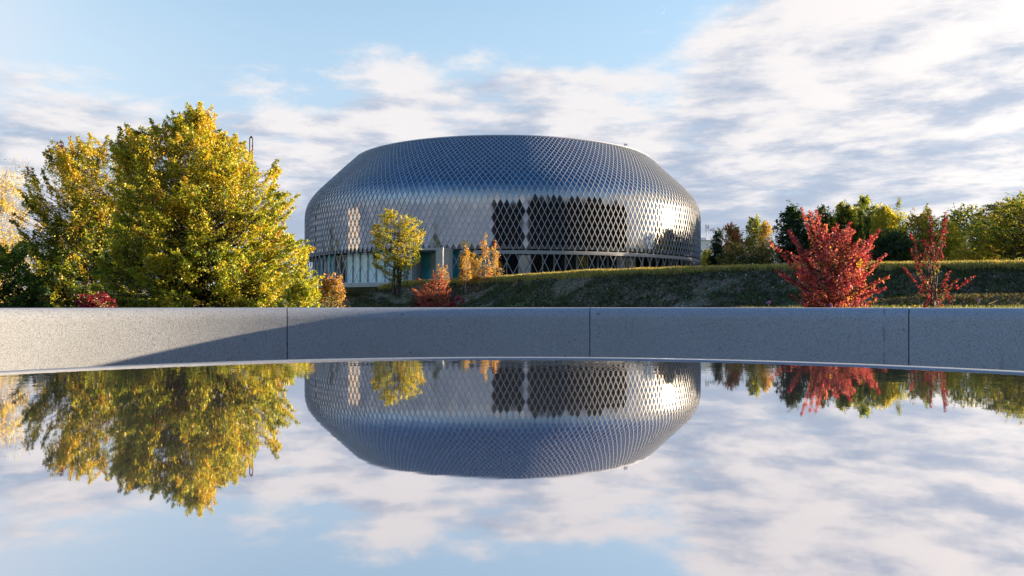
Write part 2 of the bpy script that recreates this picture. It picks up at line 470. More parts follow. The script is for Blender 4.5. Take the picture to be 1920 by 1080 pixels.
# mortar behind the joints
v, f = lathe([(WRAD+0.03, 0.0), (WRAD+0.03, WTOP-0.06), (WRAD+0.09, WTOP-0.012), (WRAD+WTH-0.05, WTOP-0.012), (WRAD+WTH-0.03, 0.0)], 120, angs[0], angs[-1], False)
obj('mortar', mesh_np('mortar', v, f, M_DARKSTONE, True), rw)

# ------------------------------------------------------------------ pavilion
BX, BY = -1.1, 100.0
NB = 250
pav = thing('pavilion', (BX, BY, 3.15), 'large round drum-shaped pavilion with sloping blue-grey lattice skin of diamond panels', 'building')
prof = np.array([(24.1, 6.35), (24.1, 11.3), (24.02, 12.05), (23.7, 12.95), (22.95, 14.0), (21.7, 15.25), (20.4, 16.5), (19.2, 17.65), (18.35, 18.42), (18.1, 18.6)])
sl = np.concatenate([[0], np.cumsum(np.hypot(*np.diff(prof, axis=0).T))])
# smooth the profile a little
tt = np.linspace(0, sl[-1], 200)
pr = np.interp(tt, sl, prof[:, 0]); pz = np.interp(tt, sl, prof[:, 1])
ker = np.hanning(15); ker /= ker.sum()
pr2 = np.convolve(np.pad(pr, 7, mode='edge'), ker, 'valid'); pz2 = np.convolve(np.pad(pz, 7, mode='edge'), ker, 'valid')
pz2 += 0; 
def prof_at(s): return np.interp(s, tt, pr2), np.interp(s, tt, pz2)
rows = [0.0]
while True:
    s = rows[-1]; r_, z_ = prof_at(s)
    h = 0.61 if z_ < 10.6 else (0.61 - 0.14*min(1, (z_-10.6)/2.2) if z_ < 12.8 else 0.47 - 0.10*min(1, (z_-12.8)/5.0))
    if s + h > tt[-1]: break
    rows.append(s + h)
RR, ZZ = prof_at(np.array(rows)); NR = len(rows)
ZZ = ZZ - 3.15                      # local to the pavilion's base
dA = 2*PI/NB
def node(j, k, off=0.0):
    """row j, half-step angle index k (in units of dA/2); azimuth 0 faces the camera"""
    a = k*dA/2
    jm, jp = max(j-1, 0), min(j+1, NR-1)
    tr, tz = RR[jp]-RR[jm], ZZ[jp]-ZZ[jm]; L = math.hypot(tr, tz); nr, nz = tz/L, -tr/L
    r = RR[j] + nr*off; z = ZZ[j] + nz*off
    return np.array([r*math.sin(a), -r*math.cos(a), z])
rng = random.Random(3)
def panel_verts(j, k=0):
    L_, R2_, B_, T_ = node(j, k-1), node(j, k+1), node(j-1, k) if j > 0 else node(0, k), node(j+1, k) if j < NR-1 else node(j, k)
    if j == 0: B_ = node(0, k) - np.array([0, 0, 0.35])
    c = (L_+R2_+B_+T_)/4
    P4 = [c + (p-c)*0.975 for p in (L_, B_, R2_, T_)]
    nrm = np.cross(P4[2]-P4[0], P4[3]-P4[1]); nrm /= np.linalg.norm(nrm)
    # make flat
    P4 = [p - nrm*np.dot(p-c, nrm) for p in P4]
    return P4, nrm, c
PF = [(0,1,2,3),(7,6,5,4),(0,4,5,1),(1,5,6,2),(2,6,7,3),(3,7,4,0)]
panels = []
for j in range(1, NR-1):
    for k in range(NB):
        kk = 2*k+1 if j % 2 == 0 else 2*k
        if kk > NB: kk -= 2*NB
        panels.append((j, kk))
pm = {}
def rotz(p, a): return np.array([p[0]*math.cos(a)-p[1]*math.sin(a), p[0]*math.sin(a)+p[1]*math.cos(a), p[2]])
scores = []
for j, kk in panels:
    a = kk*dA/2
    if abs(a) > 1.2: continue
    if j not in pm:
        P4, nrm, c = panel_verts(j)
        pm[j] = (P4, nrm, c)
    P4, nrm, c = pm[j]
    cw = rotz(c, a) + np.array([BX, BY, 3.15]); nw = rotz(nrm, a)
    vd = np.array([0, 0, CZ]) - cw; dist = np.linalg.norm(vd)
    if cw[2] < 6.6: continue
    scores.append((abs(np.dot(vd/dist, nw))/dist**2*RR[j]*(rows[min(j+1, NR-1)]-rows[max(j-1, 0)]), j, kk))
scores.sort(reverse=True)
chosen = set((j, kk) for _, j, kk in scores[:300])
pmesh = {}
for j, kk in sorted(chosen):
    if j not in pmesh:
        P4, nrm, c = pm[j]
        vs = [p-c for p in P4] + [p-c-nrm*0.04 for p in P4]
        pmesh[j] = (mesh_np('panel', vs, PF, M_PANEL), c)
    me, c = pmesh[j]; a = kk*dA/2
    o = obj('panel', me, pav)
    o.location = rotz(c, a)
    o.rotation_euler = (rad(rng.gauss(0, 0.18)), rad(rng.gauss(0, 0.18)), a + rad(rng.gauss(0, 0.18)))
PV = []; PFs = []
for j, kk in panels:
    if (j, kk) in chosen: continue
    if j not in pm: pm[j] = panel_verts(j)
    P4, nrm, c = pm[j]; a = kk*dA/2
    tx, ty, tz = (rad(rng.gauss(0, 0.18)) for _ in range(3))
    b = len(PV)
    for dd in (0, -0.04):
        for p in P4:
            q_ = p - c + nrm*dd
            q_ = q_ + np.cross((tx, ty, tz), q_)
            PV.append(rotz(q_ + c, a))
    PFs += [tuple(b+i for i in ff) for ff in PF]
tag(obj('panel_field', mesh_np('panel_field', PV, PFs, M_PANEL), pav), kind='stuff')
# dark shell behind the panels, roof deck
v, f = lathe([(r_-0.10, z_) for r_, z_ in zip(RR, ZZ)] + [(RR[-1]-1.0, ZZ[-1]+0.02), (RR[-1]-3.0, ZZ[-1]-0.5), (0.01, ZZ[-1]-0.8)], 180)
obj('shell', mesh_np('shell', v, f, M_SHELL, True), pav)
# rim ring
v, f = lathe([(RR[-1]-0.25, ZZ[-1]-0.05), (RR[-1]-0.25, ZZ[-1]+0.10), (RR[-1]+0.02, ZZ[-1]+0.10), (RR[-1]+0.07, ZZ[-1]-0.02)], 250)
obj('roof_edge', mesh_np('roof_edge', v, f, M_RIB, False), pav)
# ribs of the lattice
def rib_mesh(sign, lower):
    W_, D_ = 0.0235, 0.04
    pts_ = []
    if lower:
        nb = 5
        for i in range(nb, 0, -1):
            p = node(0, -sign*i, 0.045); p[2] = ZZ[0] - i*0.61; p = p + 0
            pts_.append((p, -sign*i, 0))
    for j in range(NR): pts_.append((node(j, sign*j, 0.045), sign*j, j))
    P_ = [p for p, _, _ in pts_]; vs = []; fs = []
    for i, (p, k, j) in enumerate(pts_):
        t_ = P_[min(i+1, len(P_)-1)] - P_[max(i-1, 0)]; t_ /= np.linalg.norm(t_)
        a = k*dA/2
        jm, jp = max(j-1, 0), min(j+1, NR-1)
        tr, tz = RR[jp]-RR[jm], ZZ[jp]-ZZ[jm]; L = math.hypot(tr, tz)
        nrm = np.array([tz/L*math.sin(a), -tz/L*math.cos(a), -tr/L]); sd = np.cross(t_, nrm); sd /= np.linalg.norm(sd)
        vs += [p - sd*W_ - nrm*D_, p - sd*W_ + nrm*0.0, p + sd*W_ + nrm*0.0, p + sd*W_ - nrm*D_]
        if i:
            b = (i-1)*4
            for e in range(3): fs.append((b+e, b+e+1, b+e+5, b+e+4))
    if lower:
        zc = 0.02
    return vs, fs
rdat = {}
for sign in (1, -1):
    for low in (True, False):
        v, f = rib_mesh(sign, low)
        rdat[(sign, low)] = (mesh_np('lattice_rib', v, f, M_RIB), np.array([list(p) for p in v]), f)
RV = []; RF = []
for sign in (1, -1):
    for k in range(NB):
        kk = k if k <= NB//2 else k - NB
        a = kk*dA
        low = (k % 2 == 0)
        mid = a + sign*NR*dA/4
        me, v, f = rdat[(sign, low)]
        if abs(mid) < 75*dA:
            o = obj('lattice_rib', me, pav); o.rotation_euler = (0, 0, a)
        else:
            b = len(RV); ca, sa_ = math.cos(a), math.sin(a)
            RV += [(x*ca-y*sa_, x*sa_+y*ca, z) for x, y, z in v]; RF += [tuple(b+i for i in ff) for ff in f]
tag(obj('lattice_rib_field', mesh_np('lattice_rib_field', RV, RF, M_RIB), pav), kind='stuff')
# soffit band, right of the entrance
v, f = lathe([(23.85, 2.78), (24.16, 2.78), (24.16, 3.12), (23.85, 3.12)], 120, rad(180-112), rad(186), False)
obj('soffit_band', mesh_np('soffit_band', v, f, M_STEEL), pav)
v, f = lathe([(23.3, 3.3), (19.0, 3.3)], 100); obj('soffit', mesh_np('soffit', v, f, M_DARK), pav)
# ground floor: panes, mullions, inner core
NM = 125
c_, s_ = math.cos(2*PI/NM), math.sin(2*PI/NM)
gr = 23.1
def pane_mesh(m_):
    h0, h1 = 0.05, 3.3
    a = np.array([-gr*math.sin(PI/NM)+0.03, -gr*math.cos(PI/NM), 0]); b = np.array([-a[0], a[1], 0])
    vs = [a+(0,0,h0), b+(0,0,h0), b+(0,0,h1), a+(0,0,h1)]; vs += [p+np.array((0,0.03,0)) for p in vs]
    return mesh_np('glass_pane', vs, [(0,1,2,3),(7,6,5,4),(0,4,5,1),(1,5,6,2),(2,6,7,3),(3,7,4,0)], m_)
P_DARK, P_TEAL, P_MINT = pane_mesh(M_GLASS), pane_mesh(M_TEAL), pane_mesh(M_DAYGLASS)
mb = MB(); mb.box((0, -gr-0.06, 1.65), (0.07, 0.16, 3.3)); MUL = mb.mesh('mullion', M_STEEL)
mb = MB(); mb.bar((0, -gr+0.35, 0), (0, -gr+0.35, 3.3), 0.16, 10); COLM = mb.mesh('column', M_STEEL)
for k in range(NM):
    kk = k if k <= NM//2 else k - NM
    a = kk*2*PI/NM; dg = math.degrees(a)
    if -44 < dg < -24.5: me = P_MINT
    elif dg < -6: me = P_TEAL if rng.random() < (0.6 if dg < -20 else 0.4) else P_DARK
    else: me = P_DARK
    o = obj('glass_pane', me, pav); o.rotation_euler = (0, 0, a)
    o = obj('mullion', MUL, pav); o.rotation_euler = (0, 0, a + PI/NM)
    if kk % 5 == 0:
        o = obj('column', COLM, pav); o.rotation_euler = (0, 0, a + PI/NM)
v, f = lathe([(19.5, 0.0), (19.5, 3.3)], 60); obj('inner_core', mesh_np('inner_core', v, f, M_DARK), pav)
v, f = lathe([(24.2, 0.02), (19.4, 0.02)], 100); obj('floor_plate', mesh_np('floor_plate', v, f, M_CONC), pav)
# projecting terrace slab at the left and front
v, f = lathe([(24.0, 0.06), (27.2, 0.06), (27.25, 0.0), (27.25, -0.36), (27.0, -0.42), (24.3, -0.95), (21.0, -1.15), (21.0, -2.6)], 160, rad(180-7), rad(180+120), False)
obj('terrace_slab', mesh_np('terrace_slab', v, f, M_CONC), pav)
# entrance portal
for k in ('portal_frame',):
    a = rad(-15.0); mb = MB()
    mb.box((-1.55, -25.4, 1.5), (0.35, 2.8, 3.0)); mb.box((1.35, -25.4, 1.5), (0.7, 2.8, 3.0)); mb.box((0.0, -25.4, 3.12), (3.45, 2.8, 0.22))
    o = mb.build('portal_frame', M_CONC, pav); o.rotation_euler = (0, 0, a)
    mb = MB(); mb.box((-0.3, -24.3, 1.5), (2.1, 0.06, 2.95)); o = mb.build('door', M_TEAL, pav); o.rotation_euler = (0, 0, a)
# small white device standing on the roof edge
ws = thing('roof_sensor', tuple(W(1168, 272.5, 86.0)), 'small white sensor standing on the right of the pavilion roof edge', 'sensor')
ws.location.z = 3.15 + ZZ[-1] + 0.10; 
aa = 0.83; ws.location.x = BX + (RR[-1]-0.12)*math.sin(aa); ws.location.y = BY - (RR[-1]-0.12)*math.cos(aa)
mb = MB(); mb.bar((0,0,0), (0.03,0,0.42), 0.035, 6); mb.build('post', M_STEEL, ws)
mb = MB(); mb.box((0.2,0,0.2), (0.30,0.22,0.18)); mb.bar((0.0,0,0.2),(0.1,0,0.2),0.03,6); mb.build('housing', M_WHITE, ws)

# ------------------------------------------------------------------ trees
def rnd_unit(rs, n):
    v = rs.normal(size=(n, 3)); return v / np.linalg.norm(v, axis=1, keepdims=True)
def tubes(paths, sides=5):
    V = []; Fc = []; b = 0
    ang = np.arange(sides)*2*PI/sides
    for pts_, rads in paths:
        pts_ = np.asarray(pts_); n = len(pts_)
        t_ = np.gradient(pts_, axis=0); t_ /= np.linalg.norm(t_, axis=1, keepdims=True) + 1e-9
        ref = np.array([0.31, 0.95, 0.1]) 
        u = np.cross(t_, ref); u /= np.linalg.norm(u, axis=1, keepdims=True) + 1e-9
        w_ = np.cross(t_, u)
        ring = pts_[:, None, :] + np.asarray(rads)[:, None, None]*(np.cos(ang)[None, :, None]*u[:, None, :] + np.sin(ang)[None, :, None]*w_[:, None, :])
        V.append(ring.reshape(-1, 3))
        i = np.arange(n-1)[:, None]*sides; k = np.arange(sides)[None, :]; k2 = (k+1) % sides
        Fc.append((b + np.stack([i+k, i+k2, i+sides+k2, i+sides+k], -1)).reshape(-1, 4))
        b += n*sides
    return np.concatenate(V), np.concatenate(Fc)
def leaves(P, rs, size, aspect, up, cols):
    n = len(P)
    nrm = rnd_unit(rs, n) + np.array([0, 0, up]); nrm /= np.linalg.norm(nrm, axis=1, keepdims=True)
    a = np.cross(nrm, rnd_unit(rs, n)); a /= np.linalg.norm(a, axis=1, keepdims=True) + 1e-9
    b = np.cross(nrm, a)
    s = size*rs.uniform(0.6, 1.25, n)[:, None]
    fold = nrm*s*0.10
    V = np.stack([P, P + a*s*0.45 + b*s*aspect*0.5 + fold, P + a*s, P + a*s*0.45 - b*s*aspect*0.5 + fold], 1).reshape(-1, 3)
    F_ = np.arange(n*4).reshape(-1, 4)
    return V, F_, np.repeat(cols, 4, axis=0)
def tree(name, label, cat, profile, Y, pal, ncl, nleaf, leaf, seed, base=None, L=0.8, up=0.6, outw=0.8, dscale=0.9, gap=0.0,
         stems=5, tr=0.10, shoots=0, group=None, flat=0.4, bark=None, spread=0.28, leafup=0.7, rexp=0.42, zg=None, lump=0.25, aspect=0.6, shootL=1.2, metric=False, arms=None, armw=0.5):
    """profile: (y_px, x_left_px, x_right_px) rows, bottom first"""
    rs = np.random.RandomState(seed)
    pr_ = np.array(profile, float)
    if metric:
        pr_ = np.stack([HY - (pr_[:, 0]-CZ)/Y*F, CX + pr_[:, 1]/Y*F, CX + pr_[:, 2]/Y*F], 1)
    z = CZ + (HY - pr_[:, 0])/F*Y; xl = (pr_[:, 1]-CX)/F*Y; xr = (pr_[:, 2]-CX)/F*Y
    if base is None: base = (pr_[0, 1]+pr_[0, 2])/2
    bx = (base-CX)/F*Y; bz = float(ground_z(bx, Y)) if zg is None else zg
    root = thing(name, (bx, Y, bz - 0.03), label, cat, group)
    o0 = np.array([bx, Y, bz - 0.03])
    # cluster tips
    m_ = ncl*3
    zs = np.linspace(z[0], z[-1], 200); wd = np.interp(zs, z, xr-xl)
    p_ = wd + 0.05*wd.max(); p_ /= p_.sum()
    tz = rs.choice(zs, m_, p=p_) + rs.uniform(-1, 1, m_)*(z[-1]-z[0])/200
    hl = np.interp(tz, z, xl); hr = np.interp(tz, z, xr)
    u_ = rs.uniform(-1, 1, m_); v_ = rs.uniform(-1, 1, m_); v_ = np.sign(v_)*np.abs(v_)**0.6*np.sqrt(1-u_**2)
    rho = np.hypot(u_, v_); ph = np.arctan2(v_, u_)
    lum = 1 + lump*(fbm(ph*1.9+seed, tz*1.3/L + seed, 2)*2.2 - 0.9)
    cx_ = (hl+hr)/2; hw = (hr-hl)/2
    # width measured as seen; depth from the mean
    x = cx_ + hw*rho*np.cos(ph)*np.clip(lum, 0.55, 1.12)
    y = Y + dscale*hw*rho*np.sin(ph)*np.clip(lum, 0.55, 1.2)
    keep = fbm(x*1.1/L + seed*3.1 + 0.5*y, tz*1.1/L + 0.7*y + seed, 3)/0.875 > gap
    idx = np.where(keep)[0][:ncl]
    T = np.stack([x, y, tz], 1)[idx]; rho = rho[idx]; n = len(T)
    zf = (T[:, 2]-z[0])/(z[-1]-z[0]+1e-6)
    cen = np.stack([np.full(n, 0)+cx_[idx], np.full(n, Y), T[:, 2]], 1)
    outd = T - cen; outd /= np.linalg.norm(outd, axis=1, keepdims=True) + 0.3
    dr = outd*outw*rho[:, None] + np.array([0, 0, up]) + rs.normal(size=(n, 3))*0.28; dr /= np.linalg.norm(dr, axis=1, keepdims=True)
    Ls = L*rs.uniform(0.5, 1.6, n)
    if shoots:
        k = rs.choice(n, min(shoots, n), replace=False, p=(0.02+zf**2)/(0.02+zf**2).sum())
        dr[k] = dr[k]*0.35 + np.array([0, 0, 1]); dr[k] /= np.linalg.norm(dr[k], axis=1, keepdims=True); Ls[k] = L*shootL*rs.uniform(0.7, 1.5, len(k)); T[k] += dr[k]*Ls[k][:, None]*0.35
    if arms:      # long separate branches that stick out of the crown
        b3 = np.array([bx, Y, bz + 0.15*(z[-1]-bz)]); At = []; Ad = []
        for ax, ay in arms:
            dd = rs.uniform(-0.5, 0.5)*abs((ax-base)/F*Y)
            tip = np.array([(ax-CX)/F*Y, Y + dd, CZ + (HY-ay)/F*Y]); v3 = tip - b3
            ln = np.linalg.norm(v3); k = max(3, int(round(ln*armw/(L*0.33))))
            for q_ in range(k):
                f_ = 1 - armw*q_/k
                p3 = b3 + v3*f_; p3[2] -= 0.10*ln*f_*(1-f_)
                d3 = v3/ln + rs.normal(size=3)*0.10; At.append(p3); Ad.append(d3/np.linalg.norm(d3))
        At = np.array(At); na = len(At)
        T = np.vstack([T, At]); dr = np.vstack([dr, np.array(Ad)]); Ls = np.concatenate([Ls, np.full(na, L*0.55)])
        rho = np.concatenate([rho, np.ones(na)]); zf = np.concatenate([zf, np.clip((At[:, 2]-z[0])/(z[-1]-z[0]), 0, 1)]); n = len(T)
    S = T - dr*Ls[:, None]
    # leaves
    per = max(4, nleaf//n)
    ci = np.repeat(np.arange(n), per); m2 = len(ci)
    s = rs.uniform(0, 1, m2)**0.85
    side = np.cross(dr, np.array([0, 0, 1.])); side /= np.linalg.norm(side, axis=1, keepdims=True) + 1e-6
    upv = np.cross(side, dr)
    wdt = (spread*(1.05 - s)*Ls[ci])
    lat = rs.normal(size=m2)*wdt; ver = rs.normal(size=m2)*wdt*flat
    P = S[ci] + dr[ci]*(s*Ls[ci])[:, None] + side[ci]*lat[:, None] + upv[ci]*ver[:, None]
    P[:, 2] -= 0.06*s*Ls[ci]
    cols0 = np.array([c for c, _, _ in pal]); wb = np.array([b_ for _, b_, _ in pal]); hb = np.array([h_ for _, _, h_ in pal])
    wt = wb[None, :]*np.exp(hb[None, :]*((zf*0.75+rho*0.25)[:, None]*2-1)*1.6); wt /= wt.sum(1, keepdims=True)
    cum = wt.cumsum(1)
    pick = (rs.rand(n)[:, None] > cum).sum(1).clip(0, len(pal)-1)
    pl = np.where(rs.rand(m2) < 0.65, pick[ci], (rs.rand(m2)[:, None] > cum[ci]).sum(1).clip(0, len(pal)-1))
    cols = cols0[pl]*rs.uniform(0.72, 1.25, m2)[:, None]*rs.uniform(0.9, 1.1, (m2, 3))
    V, Fc, cc = leaves(P - o0, rs, leaf, aspect, leafup, cols)
    obj('crown', mesh_np('crown', V, Fc, M_LEAF, False, cc), root)
    # wood
    paths = []; sp = []
    ztop = z[-1]
    for i in range(stems):
        a = rs.uniform(0, 2*PI) if stems > 1 else 0; f_ = rs.uniform(0.1, 0.5) if stems > 1 else 0.05
        hh = bz + (ztop-bz)*rs.uniform(0.55, 0.82)
        cxx = np.interp(hh, z, (xl+xr)/2); hww = np.interp(hh*0.6, z, (xr-xl)/2)
        end = np.array([cxx + math.cos(a)*hww*f_, Y + math.sin(a)*hww*f_, hh])
        b0 = np.array([bx + math.cos(a)*tr*1.2*(stems > 1), Y + math.sin(a)*tr*1.2*(stems > 1), bz-0.05])
        t_ = np.linspace(0, 1, 9)[:, None]
        mid = b0*(1-t_) + end*t_; mid[:, :2] += (b0[:2]-end[:2])*(t_*(1-t_))*0.5
        mid[1:-1] += rs.normal(size=(7, 3))*0.03*(ztop-bz)*0.3
        rd = tr*(1 - 0.88*t_[:, 0])
        paths.append((mid, rd)); sp.append((mid, rd))
    for i in range(n):
        tgt = S[i]
        mid, rd = sp[rs.randint(len(sp))]
        d2 = np.linalg.norm(mid[1:] - tgt, axis=1) + 2.0*np.maximum(0, mid[1:, 2] - tgt[2] + 0.3*np.linalg.norm((mid[1:]-tgt)[:, :2], axis=1))
        k = int(np.argmin(d2))+1
        a = mid[k]; t_ = np.linspace(0, 1, 5)[:, None]
        pth = a*(1-t_) + tgt*t_; pth[:, 2] -= (t_*(1-t_))[:, 0]*0.08*np.linalg.norm(tgt-a)
        pth[1:-1] += rs.normal(size=(3, 3))*0.03*L
        pth = np.vstack([pth, tgt + dr[i]*Ls[i]*0.9]); 
        r0 = min(rd[k]*0.5, 0.008 + 0.006*np.linalg.norm(tgt-a))
        paths.append((pth, np.concatenate([np.linspace(r0, max(0.004, r0*0.3), 5), [0.003]])))
    V, Fc = tubes(paths, 4)
    obj('trunk', mesh_np('trunk', V - o0, Fc, bark or M_BARK, True), root)
    return root

GOLD = (0.60, 0.44, 0.045); YEL = (0.54, 0.50, 0.05); YG = (0.36, 0.41, 0.04); GRN = (0.09, 0.16, 0.02); DGR = (0.035, 0.075, 0.018); RUS = (0.42, 0.17, 0.05)
RED = (0.34, 0.03, 0.07); CRIM = (0.20, 0.014, 0.04); ORG = (0.60, 0.20, 0.05); PINK = (0.46, 0.08, 0.15); TAN = (0.50, 0.33, 0.13); OLV = (0.16, 0.16, 0.035); EVR = (0.034, 0.068, 0.036)

tree('golden_tree', 'tallest broad tree at the left, yellow-green leaves turning gold, behind the sunlit wall', 'tree',
     [(590, 205, 585), (540, 190, 596), (490, 190, 572), (440, 200, 566), (395, 205, 560), (362, 210, 545), (345, 218, 524), (312, 218, 508), (290, 224, 486), (268, 236, 456), (248, 252, 444), (228, 310, 414), (203, 352, 392)],
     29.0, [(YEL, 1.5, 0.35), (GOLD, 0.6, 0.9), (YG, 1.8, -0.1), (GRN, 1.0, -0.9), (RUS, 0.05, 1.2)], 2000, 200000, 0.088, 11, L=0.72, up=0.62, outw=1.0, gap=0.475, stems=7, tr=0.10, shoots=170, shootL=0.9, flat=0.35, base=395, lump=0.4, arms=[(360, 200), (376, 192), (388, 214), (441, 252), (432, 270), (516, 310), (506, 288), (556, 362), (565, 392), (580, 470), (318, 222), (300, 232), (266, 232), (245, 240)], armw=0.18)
tree('dark_green_tree', 'dark green leafy tree with golden top at the left, left of the tallest one', 'tree',
     [(590, 60, 245), (540, 45, 250), (480, 40, 255), (430, 45, 255), (395, 55, 290), (345, 68, 300), (310, 92, 300), (280, 120, 290), (256, 170, 262)],
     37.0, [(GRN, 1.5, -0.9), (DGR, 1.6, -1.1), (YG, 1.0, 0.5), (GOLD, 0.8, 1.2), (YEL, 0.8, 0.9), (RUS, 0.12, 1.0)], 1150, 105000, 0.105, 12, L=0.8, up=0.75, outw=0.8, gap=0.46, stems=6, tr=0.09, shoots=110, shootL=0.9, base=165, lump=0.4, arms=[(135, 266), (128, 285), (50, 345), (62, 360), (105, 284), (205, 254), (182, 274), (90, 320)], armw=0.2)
tree('leafy_shrub', 'deep green leafy shrub at the left edge, before the pale yellow willow', 'shrub',
     [(590, -120, 80), (520, -110, 75), (470, -90, 70), (445, -60, 52)], 27.0, [(GRN, 1.5, 0), (DGR, 1.0, -0.5), (YG, 0.7, 0.6)], 260, 17000, 0.11, 13, L=0.7, gap=0.4, stems=5, tr=0.06, base=-10)
tree('weeping_willow', 'pale yellow sunlit willow at the far left edge with drooping twigs', 'tree',
     [(590, -160, 60), (500, -170, 70), (420, -160, 66), (370, -140, 60), (342, -100, 40)], 44.0, [((0.62, 0.50, 0.24), 1.8, 0.2), ((0.6, 0.48, 0.12), 1.0, 0), (YEL, 0.8, -0.4)], 420, 30000, 0.15, 14, L=1.3, up=-0.7, outw=0.5, gap=0.40, stems=3, tr=0.14, base=-50, aspect=0.35)
tree('red_shrub', 'small dark purple-red shrub in the shade beneath the left trees', 'shrub',
     [(585, 146, 214), (560, 140, 218), (546, 158, 200)], 24.0, [(CRIM, 1.3, 0), (OLV, 0.5, 0), (RED, 0.3, 0.5)], 90, 3800, 0.085, 15, L=0.4, stems=5, tr=0.025)
tree('yellow_green_shrub', 'low yellow-green shrub leaning past the right of the tallest left tree', 'shrub',
     [(590, 520, 600), (560, 525, 606), (530, 545, 600), (505, 560, 585), (470, 572, 580)], 27.0, [(YEL, 1.3, 0.5), (YG, 1.2, -0.3), (GRN, 0.6, -0.8)], 90, 5200, 0.095, 16, L=0.5, stems=4, tr=0.03, base=560, gap=0.35, up=0.8)
tree('orange_shrub', 'sparse orange-tan shrub before the end of the concrete terrace', 'shrub',
     [(590, 590, 650), (565, 592, 652), (540, 598, 648), (515, 605, 645), (506, 612, 622)], 33.0, [(RUS, 0.5, 0.3), (TAN, 1.2, 0.5), (OLV, 1.3, -1.2)], 75, 2600, 0.10, 17, L=0.55, stems=6, tr=0.025, base=622, gap=0.35, up=0.9)
tree('lawn_tree', 'small round yellow-green tree on a dark trunk standing before the pavilion', 'tree',
     [(522, 725, 765), (500, 702, 782), (470, 696, 790), (440, 690, 797), (415, 700, 794), (400, 718, 775), (392, 722, 740)], 62.0,
     [(YEL, 1.4, 0.5), (YG, 1.0, -0.2), (GRN, 0.8, -0.9), (GOLD, 0.7, 0.6), (DGR, 0.5, -1.0)], 260, 15500, 0.12, 18, L=0.7, stems=3, tr=0.16, base=743, gap=0.42, up=0.5)
tree('yellow_shrub', 'fluffy orange-yellow shrub on the grass crest, left of the tall feathery sapling', 'shrub',
     [(530, 856, 905), (500, 858, 908), (480, 864, 900), (470, 872, 890)], 63.0, [(TAN, 1.4, 0), (GOLD, 0.8, 0.3), (RUS, 0.5, 0)], 90, 4200, 0.13, 19, L=0.6, stems=5, tr=0.03, bark=M_BARKL)
for i, (x0, tp, lb) in enumerate([(873, 447, 'short feathery yellow sapling on the crest, shortest of three'), (909, 428, 'tallest feathery pale orange sapling on the crest before the pavilion'), (928, 446, 'feathery yellow sapling on the crest nearest the dark windows')]):
    tree('feathery_sapling', lb, 'sapling', [(522, x0-9, x0+9), (500, x0-12, x0+12), (470, x0-7, x0+7), (tp+10, x0-5, x0+5), (tp, x0-2, x0+2)], 61.0 + i*0.7,
         [(TAN, 1.4, 0.2), (GOLD, 0.8, 0.3), (PINK, 0.25, 0)], 40, 1300, 0.12, 20+i, L=0.6, up=1.3, outw=0.3, stems=2, tr=0.035, bark=M_BARKL, group='feathery saplings on the crest', gap=0.2)
tree('pale_shrub', 'thin tan shrub behind the orange-red bush by the portal', 'shrub',
     [(540, 812, 842), (515, 812, 842), (495, 820, 838)], 59.0, [(TAN, 1.2, 0), (OLV, 0.7, 0)], 40, 1200, 0.11, 24, L=0.5, up=1.2, stems=5, tr=0.02, bark=M_BARKL, gap=0.2)
tree('orange_red_bush', 'spreading orange-red bush on the slope below the entrance portal', 'bush',
     [(575, 790, 845), (555, 780, 845), (538, 784, 842), (525, 798, 838), (515, 810, 832)], 46.0, [((0.45, 0.19, 0.10), 1.0, 0.4), ((0.46, 0.15, 0.12), 1.2, 0.2), (RED, 0.5, -0.6)], 90, 4300, 0.09, 25, L=0.5, up=0.5, outw=1.0, stems=6, tr=0.03, gap=0.40, arms=[(770, 540), (772, 546), (785, 520), (812, 508), (830, 506), (846, 540), (842, 520)], armw=0.5)
tree('dark_red_bush', 'low dark crimson bush in shade at the foot of the slope', 'bush',
     [(585, 768, 868), (565, 768, 872), (550, 780, 862), (545, 800, 850)], 49.0, [(CRIM, 1.6, 0), (RED, 0.5, 0.3), (DGR, 0.5, -0.5)], 130, 6500, 0.11, 26, L=0.6, stems=6, tr=0.03, gap=0.35)

